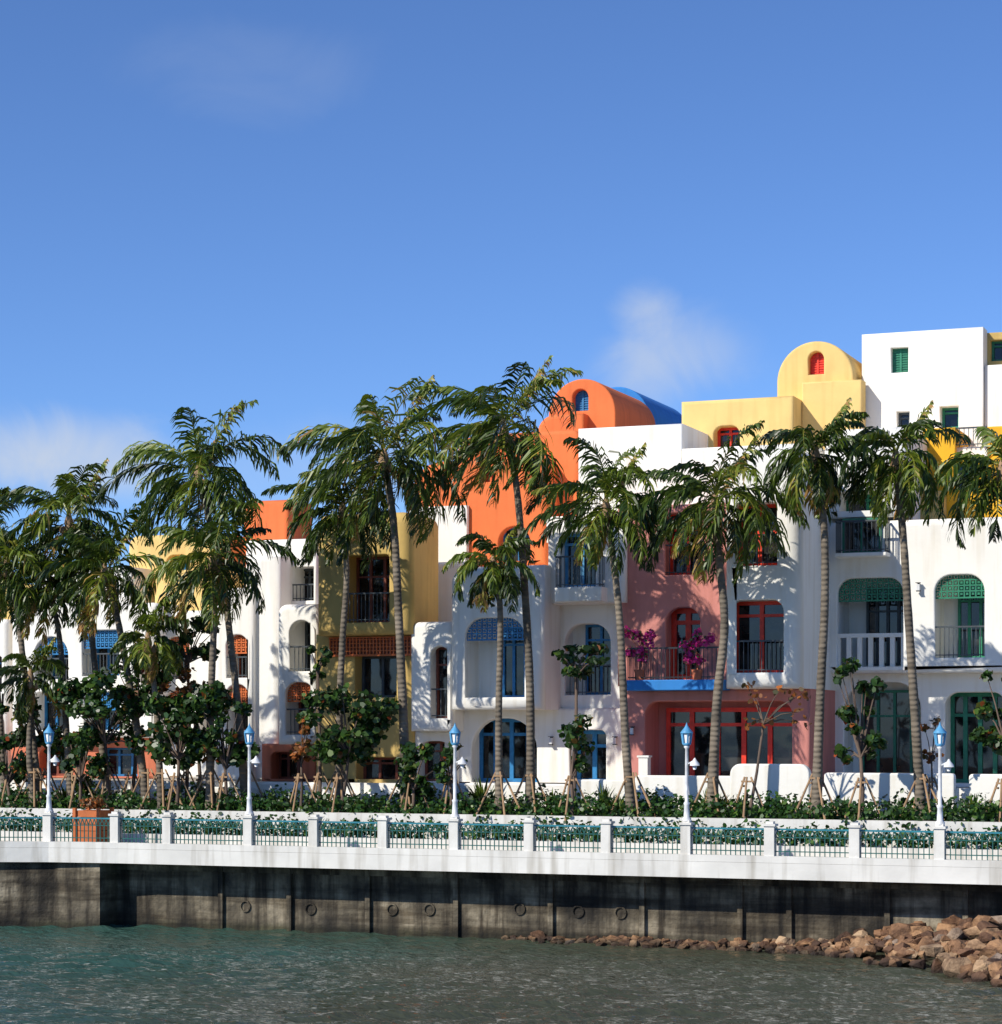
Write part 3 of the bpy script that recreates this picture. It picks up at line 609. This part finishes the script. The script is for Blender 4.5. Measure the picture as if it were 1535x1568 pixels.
for px,Y,h in ((735,62.5,1.0),(925,62.6,1.1),(1085,62.4,1.0),(1135,62.7,.8),(1490,62.5,.9),(640,62.5,.9),(845,62.4,.9),(570,62.7,.7),(410,62.6,.8),(1010,62.6,.6),(740,62.7,1.4),(100,62.5,1.0),(30,62.5,.9),(1380,62.6,.7),(1100,61.4,.9),(945,61.2,.8),(1200,62.6,.7),(1290,62.5,.8)): tuft('spiky_garden_plant',px,Y,3.12,h)
for px,Y,py,w,h in ((980,64.9,988,50,55),(1068,64.8,992,50,45)):
    e=empty('bougainvillea_plant',(SX(px,Y),Y,SZ(px,1041,Y))); X=SX(px,Y); zc=SZ(px,py,Y); zb=SZ(px,1041,Y); cs=[]
    for i in range(14): cs.append((X+random.uniform(-.42,.42),Y+random.uniform(-.15,.2),zc+random.uniform(-.45,.5),.17,.17,.15))
    v,a=leafcloud(cs,620,.11); fast('blossom',v,6,a,PINK,e); mb=MB()
    for i in range(5): mb.tube([(X,Y,zb+.25),(X+random.uniform(-.2,.2),Y,zc-.2),cs[i][:3]],[.02,.015,.008],5)
    mb.tube([(X,Y,zb),(X,Y,zb+.3)],[.13,.18],10); mb.obj('pot_and_stems',TERRA,e)
X=SX(143,57.6); v,a=leafcloud([(X+i*.2,57.6,3.5,.2,.25,.18) for i in (-1,0,1)],260,.1); fast('planter_flowers',v,6,a,RUST,bpy.data.objects['wooden_planter_box'])

# ---------------------------------------------------------------- rocks
import bmesh
bm=bmesh.new(); rr=random.Random(5)
def rock(x,y,z,s):
    vs=[]
    for i in range(17):
        u=Vector((rr.gauss(0,1),rr.gauss(0,1),rr.gauss(0,1))).normalized()*rr.uniform(.8,1.05)
        vs.append(bm.verts.new((x+u.x*s*rr.uniform(.9,1.25),y+u.y*s,z+u.z*s*.8)))
    r=bmesh.ops.convex_hull(bm,input=vs); 
    bmesh.ops.delete(bm,geom=[g for g in set(r['geom_interior']+r['geom_unused']) if isinstance(g,bmesh.types.BMVert)],context='VERTS')
xa=SX(765,56.7)
for i in range(860):
    f=rr.random()**.8; x=xa+(0-xa)*f; reach=.45+ (1.3*f)+ (max(0,x+13.5)*1.0); 
    y=56.9-rr.random()**1.0*min(reach,8); q=(56.9-y)/max(reach,.1)
    k=min(1,max(0,(x+14)/5)); hgt=(.08+.30*f+.72*k)*(1-q)**.7+rr.uniform(-.05,.16)*(.4+k)
    s=rr.uniform(.07,.19)*(1+.8*k)
    if rr.random()<.06: s*=1.7
    rock(x,y,hgt-.05,s)
me=bpy.data.meshes.new('riprap_rocks'); bm.to_mesh(me); bm.free(); me.materials.append(ROCK); o=bpy.data.objects.new('riprap_rocks',me); bpy.context.collection.objects.link(o)

# ---------------------------------------------------------------- water
m,nt,b=newmat('sea_water');N=nt.nodes;L=nt.links
b.inputs['Roughness'].default_value=.05; b.inputs['IOR'].default_value=1.33
tc=N.new('ShaderNodeTexCoord')
mp=N.new('ShaderNodeMapping'); mp.inputs['Scale'].default_value=(3.2,8,1); mp.inputs['Rotation'].default_value=(0,0,D2R(20)); L.new(tc.outputs['Object'],mp.inputs['Vector'])
n=N.new('ShaderNodeTexNoise'); n.inputs['Scale'].default_value=1; n.inputs['Detail'].default_value=3; n.inputs['Distortion'].default_value=.4; L.new(mp.outputs[0],n.inputs['Vector'])
bp=N.new('ShaderNodeBump'); bp.inputs['Strength'].default_value=1; bp.inputs['Distance'].default_value=.07; L.new(n.outputs['Fac'],bp.inputs['Height']); L.new(bp.outputs[0],b.inputs['Normal'])
sep=N.new('ShaderNodeSeparateXYZ'); L.new(tc.outputs['Object'],sep.inputs[0])
n=N.new('ShaderNodeTexNoise'); n.inputs['Scale'].default_value=.15; n.inputs['Detail'].default_value=4; L.new(tc.outputs['Object'],n.inputs['Vector'])
mr=N.new('ShaderNodeMapRange'); mr.inputs['From Min'].default_value=-28; mr.inputs['From Max'].default_value=-12; L.new(sep.outputs['X'],mr.inputs['Value'])
ad=N.new('ShaderNodeMath'); ad.operation='MULTIPLY_ADD'; ad.inputs[1].default_value=.8; L.new(n.outputs['Fac'],ad.inputs[0]); L.new(mr.outputs[0],ad.inputs[2])
c=ramp_(N,L,ad.outputs[0],[(.3,(.028,.072,.058)),(.95,(.050,.056,.036))]); L.new(c,b.inputs['Base Color'])
WATER=m
x0,x1,y0,y1=-52.,4.,30.,58.; nx,ny=640,420
gx,gy=np.meshgrid(np.linspace(x0,x1,nx),np.linspace(y0,y1,ny)); Zw=np.zeros_like(gx); g=np.random.default_rng(3)
for i in range(100):
    lam=.32*(5**g.random()); kk=2*math.pi/lam; th=g.normal(-1.15,.42); ph=g.random()*6.28
    amp=.0125*lam**.9*.40; p=(gx*math.cos(th)+gy*math.sin(th))*kk+ph+.6*np.sin(gx*.7*g.random()+gy*.5*g.random()+ph)
    Zw+=amp*(np.exp(np.sin(p))-1.27)
patch=.8+.35*np.sin(gx*.35+gy*.22+1)*np.sin(gy*.5-gx*.12)
win=np.clip(np.minimum.reduce([(gx-x0)/3,(x1-gx)/3,(gy-y0)/3,np.full_like(gx,1.)]),0,1); Zw*=win*patch
Vv=np.stack([gx,gy,Zw],-1).reshape(-1,3).astype(np.float32); idx=np.arange(nx*ny).reshape(ny,nx)
Q=np.stack([idx[:-1,:-1],idx[:-1,1:],idx[1:,1:],idx[1:,:-1]],-1).reshape(-1,4).astype(np.int32)
o0=len(Vv); ext=np.array([(-2500,-2500,0),(2500,-2500,0),(2500,y0,0),(-2500,y0,0),(-2500,y0,0),(x0,y0,0),(x0,60,0),(-2500,60,0),(x1,y0,0),(2500,y0,0),(2500,60,0),(x1,60,0)],dtype=np.float32)
Vv=np.vstack([Vv,ext]); Q=np.vstack([Q,np.arange(12).reshape(3,4)+o0]).astype(np.int32)
me=bpy.data.meshes.new('water'); me.vertices.add(len(Vv)); me.vertices.foreach_set('co',Vv.ravel()); me.loops.add(Q.size); me.loops.foreach_set('vertex_index',Q.ravel())
me.polygons.add(len(Q)); me.polygons.foreach_set('loop_start',np.arange(0,Q.size,4,dtype=np.int32)); me.polygons.foreach_set('use_smooth',np.ones(len(Q),dtype=bool)); me.update(calc_edges=True)
me.materials.append(WATER); o=bpy.data.objects.new('water',me); bpy.context.collection.objects.link(o)

# ---------------------------------------------------------------- world, sun, camera
sd=Vector((-.46,-.70,.63)).normalized(); el=math.asin(sd.z); az=math.atan2(sd.x,sd.y)
W=bpy.data.worlds.new('World'); bpy.context.scene.world=W; W.use_nodes=True; nt=W.node_tree;N=nt.nodes;L=nt.links
bg=N['Background']; bg.inputs['Strength'].default_value=.12
sk=N.new('ShaderNodeTexSky'); sk.sky_type='NISHITA'; sk.sun_disc=False; sk.sun_elevation=el; sk.sun_rotation=az; sk.altitude=2500; sk.air_density=1.0; sk.dust_density=0.0; sk.ozone_density=4.0
tint=N.new('ShaderNodeMix'); tint.data_type='RGBA'; tint.blend_type='MULTIPLY'; tint.inputs[0].default_value=1; tint.inputs[7].default_value=(.80,.98,1.26,1); L.new(sk.outputs[0],tint.inputs[6])
tc=N.new('ShaderNodeTexCoord'); cur=tint.outputs[2]
ns=N.new('ShaderNodeTexNoise'); ns.inputs['Scale'].default_value=20; ns.inputs['Detail'].default_value=5; ns.inputs['Roughness'].default_value=.55; ns.inputs['Distortion'].default_value=.8; L.new(tc.outputs['Generated'],ns.inputs['Vector'])
def cloud(px,py,wx,wy,amt,cur):
    t=(px-CX)/F; v=(HY-py)/F; d=Vector((-S+t*C,C+t*S,v)).normalized()
    sb=N.new('ShaderNodeVectorMath'); sb.operation='SUBTRACT'; L.new(tc.outputs['Generated'],sb.inputs[0]); sb.inputs[1].default_value=d
    ml=N.new('ShaderNodeVectorMath'); ml.operation='MULTIPLY'; L.new(sb.outputs[0],ml.inputs[0]); a=F/wx; c=F/wy; ml.inputs[1].default_value=(a,a,c)
    ln=N.new('ShaderNodeVectorMath'); ln.operation='LENGTH'; L.new(ml.outputs[0],ln.inputs[0])
    mr=N.new('ShaderNodeMapRange'); mr.interpolation_type='SMOOTHSTEP'; L.new(ln.outputs['Value'],mr.inputs['Value']); mr.inputs['From Min'].default_value=1.2; mr.inputs['From Max'].default_value=0; mr.inputs['To Min'].default_value=-.5; mr.inputs['To Max'].default_value=.40
    ad=N.new('ShaderNodeMath'); L.new(mr.outputs[0],ad.inputs[0]); L.new(ns.outputs['Fac'],ad.inputs[1])
    m2=N.new('ShaderNodeMapRange'); m2.interpolation_type='SMOOTHSTEP'; L.new(ad.outputs[0],m2.inputs['Value']); m2.inputs['From Min'].default_value=.30; m2.inputs['From Max'].default_value=1.1; m2.inputs['To Max'].default_value=amt
    mx=N.new('ShaderNodeMix'); mx.data_type='RGBA'; L.new(m2.outputs[0],mx.inputs[0]); L.new(cur,mx.inputs[6]); mx.inputs[7].default_value=(5.1,5.6,6.4,1)
    return mx.outputs[2]
for c in ((1030,545,200,130,.62),(985,480,100,80,.42),(130,700,260,120,.85),(20,690,180,110,.4),(370,110,340,110,.10),(560,720,380,130,.25)): cur=cloud(*c,cur)
L.new(cur,bg.inputs['Color'])
sl=bpy.data.lights.new('sun','SUN'); sl.energy=5.0; sl.angle=D2R(.5); sl.color=(1,.94,.83); so=bpy.data.objects.new('sun',sl); bpy.context.collection.objects.link(so)
so.rotation_euler=sd.to_track_quat('Z','Y').to_euler(); so.location=(-40,-30,40)
cd=bpy.data.cameras.new('camera'); cam=bpy.data.objects.new('camera',cd); bpy.context.collection.objects.link(cam); cam.location=(0,0,CAMZ); cam.rotation_euler=(D2R(90),0,TH)
cd.sensor_fit='HORIZONTAL'; cd.sensor_width=36; cd.lens=36*F/1535; cd.shift_y=(HY-784)/1535; cd.clip_end=4000; cd.clip_start=.5
sc=bpy.context.scene; sc.camera=cam; sc.view_settings.view_transform='Standard'; sc.view_settings.look='None'; sc.view_settings.exposure=0
